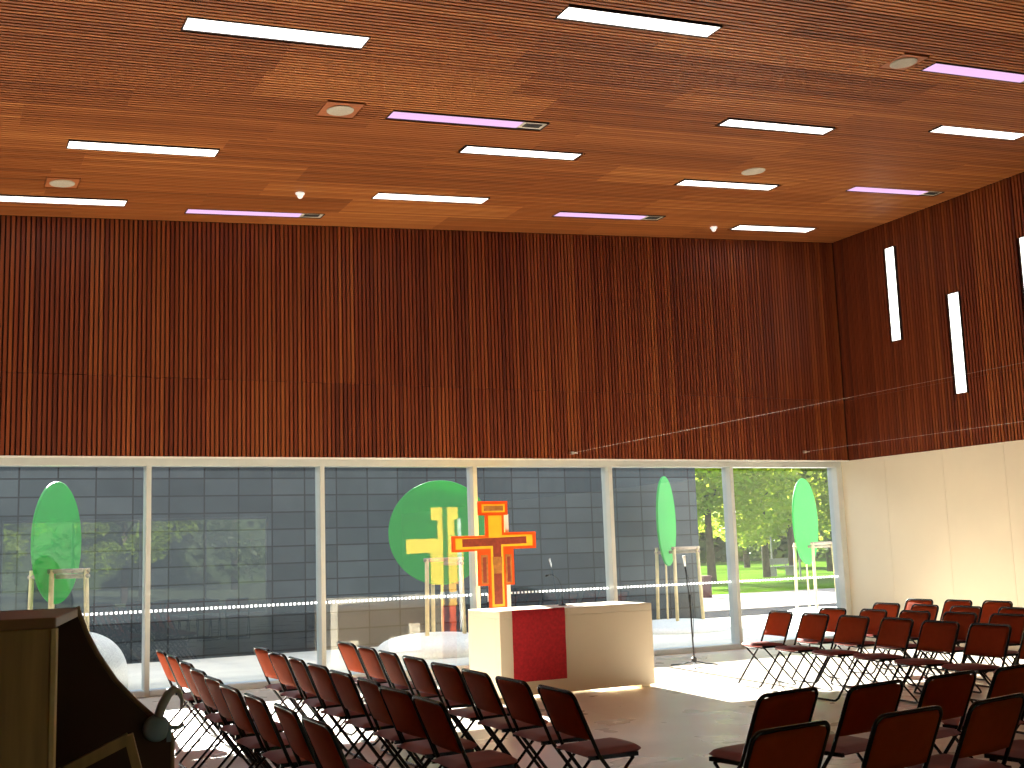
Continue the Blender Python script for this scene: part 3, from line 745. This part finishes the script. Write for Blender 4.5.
# hedge closing the view of the park
def hedge(name, x0, x1, y, h, lab, n=14000, sgn=1):
    rnd = random.Random(5); m = MB()
    for k in range(n):
        c = Vector((rnd.uniform(x0, x1), y+rnd.uniform(-2, 2), h*rnd.random()**.7+.6*math.sin(rnd.uniform(x0, x1)*.4)))
        u = Vector((rnd.gauss(0, 1), rnd.gauss(0, 1), rnd.gauss(0, .6))).normalized(); w = u.cross(Vector((rnd.gauss(0, 1), rnd.gauss(0, 1), rnd.gauss(0, 1)))).normalized()
        s = .5*rnd.uniform(.6, 1.3); i = len(m.v)
        m.v += [tuple(c-u*s), tuple(c-w*s*.6), tuple(c+u*s), tuple(c+w*s*.6)]; m.f.append((i, i+1, i+2, i+3)); m.t.append(.5)
    m.box(x0, x1, y+1.2, y+1.8, 0, h*.75)
    return tag(m.obj(name, M['leaf_dark']), lab, 'hedge')
hedge('hedge', 55, 120, 92, 7.5, 'tall dark hedge closing the far side of the park')
hedge('hedge', -25, 45, -55, 6, 'tall hedge behind the hall, seen only mirrored in the glass')
# small park furniture
m = MB(); bn = empty('litter_bin', (22.05, 31.0, -.03)); tag(bn, 'maroon box bin standing at the edge of the lawn', 'bin')
bevel(boxobj('bin_body', (-.15, .15, -.15, .15, 0, .62), M['bin'], bn), .02); bevel(boxobj('bin_lid', (-.17, .17, -.17, .17, .621, .68), M['bin'], bn), .01)
for (px, Y, h, lab) in ((763, 50, 2.6, 'slim white post on the lawn beside the tree trunk'), (790, 44, 1.5, 'short white post on the lawn near the right mullion')):
    x, y = pol(px, Y); m = MB(); m.tube([(0, 0, 0), (0, 0, h)], .045, 8); m.lathe([(.06, h), (.08, h+.05), (.02, h+.10)], seg=12)
    o = m.obj('park_post', M['far_white']); o.location = (x, y, -.03); tag(o, lab, 'post')
x, y = pol(772, 47); bb = empty('park_bench', (x, y, -.02), .3); tag(bb, 'small white bench on the lawn under the trees', 'bench')
boxobj('seat', (-.9, .9, -.2, .2, .42, .47), M['far_white'], bb); boxobj('backrest', (-.9, .9, .2, .24, .55, .85), M['far_white'], bb)
for s in (-.75, .75): boxobj('leg', (s-.04, s+.04, -.18, .24, 0, .42), M['far_white'], bb); boxobj('backrest_post', (s-.04, s+.04, .241, .28, .0, .85), M['far_white'], bb)

# ------------------------------------------------------------------ light
sd = bpy.data.lights.new('sun', 'SUN'); sd.energy = 40; sd.angle = math.radians(.55); sd.color = (1, .95, .86)
so = bpy.data.objects.new('sun', sd); COL.objects.link(so)
so.rotation_euler = SUN_TRAVEL.to_track_quat('-Z', 'Y').to_euler(); so.location = (0, 30, 20)
w = bpy.data.worlds.new('sky'); SC.world = w; w.use_nodes = True; nt = w.node_tree; nt.nodes.clear()
out = nt.nodes.new('ShaderNodeOutputWorld'); bg = nt.nodes.new('ShaderNodeBackground')
tc = nt.nodes.new('ShaderNodeTexCoord'); sp = nt.nodes.new('ShaderNodeSeparateXYZ'); nt.links.new(tc.outputs['Generated'], sp.inputs[0])
nt.links.new(ramp(nt, sp.outputs['Z'], [(0, (1, .98, .94)), (.3, (.92, .95, 1)), (1, (.66, .80, 1))]), bg.inputs[0])
bg.inputs[1].default_value = 2.3; nt.links.new(bg.outputs[0], out.inputs[0])

# ------------------------------------------------------------------ camera
P_F, yaw, pitch, roll = 1176.32, .463537, .141513, -.033476
cy, sy = math.cos(yaw), math.sin(yaw)
fw = Vector((sy*math.cos(pitch), cy*math.cos(pitch), math.sin(pitch))); rt = Vector((cy, -sy, 0)); up = rt.cross(fw)
r2 = rt*math.cos(roll)+up*math.sin(roll); u2 = -rt*math.sin(roll)+up*math.cos(roll)
cd = bpy.data.cameras.new('camera'); cam = bpy.data.objects.new('camera', cd); COL.objects.link(cam)
cd.sensor_width = 36; cd.lens = P_F/1024*36; cd.clip_end = 500; cd.clip_start = .05
mt = Matrix((( r2.x, u2.x, -fw.x, 0), (r2.y, u2.y, -fw.y, 0), (r2.z, u2.z, -fw.z, 1.6), (0, 0, 0, 1)))
cam.matrix_world = mt; SC.camera = cam
SC.view_settings.view_transform = 'Standard'; SC.view_settings.look = 'None'; SC.view_settings.exposure = .3; SC.view_settings.gamma = 1
SC.cycles.use_denoising = True
SC.cycles.max_bounces = 10; SC.cycles.diffuse_bounces = 5; SC.cycles.glossy_bounces = 4; SC.cycles.transparent_max_bounces = 12
SC.cycles.caustics_reflective = False; SC.cycles.caustics_refractive = False; SC.cycles.sample_clamp_indirect = 8
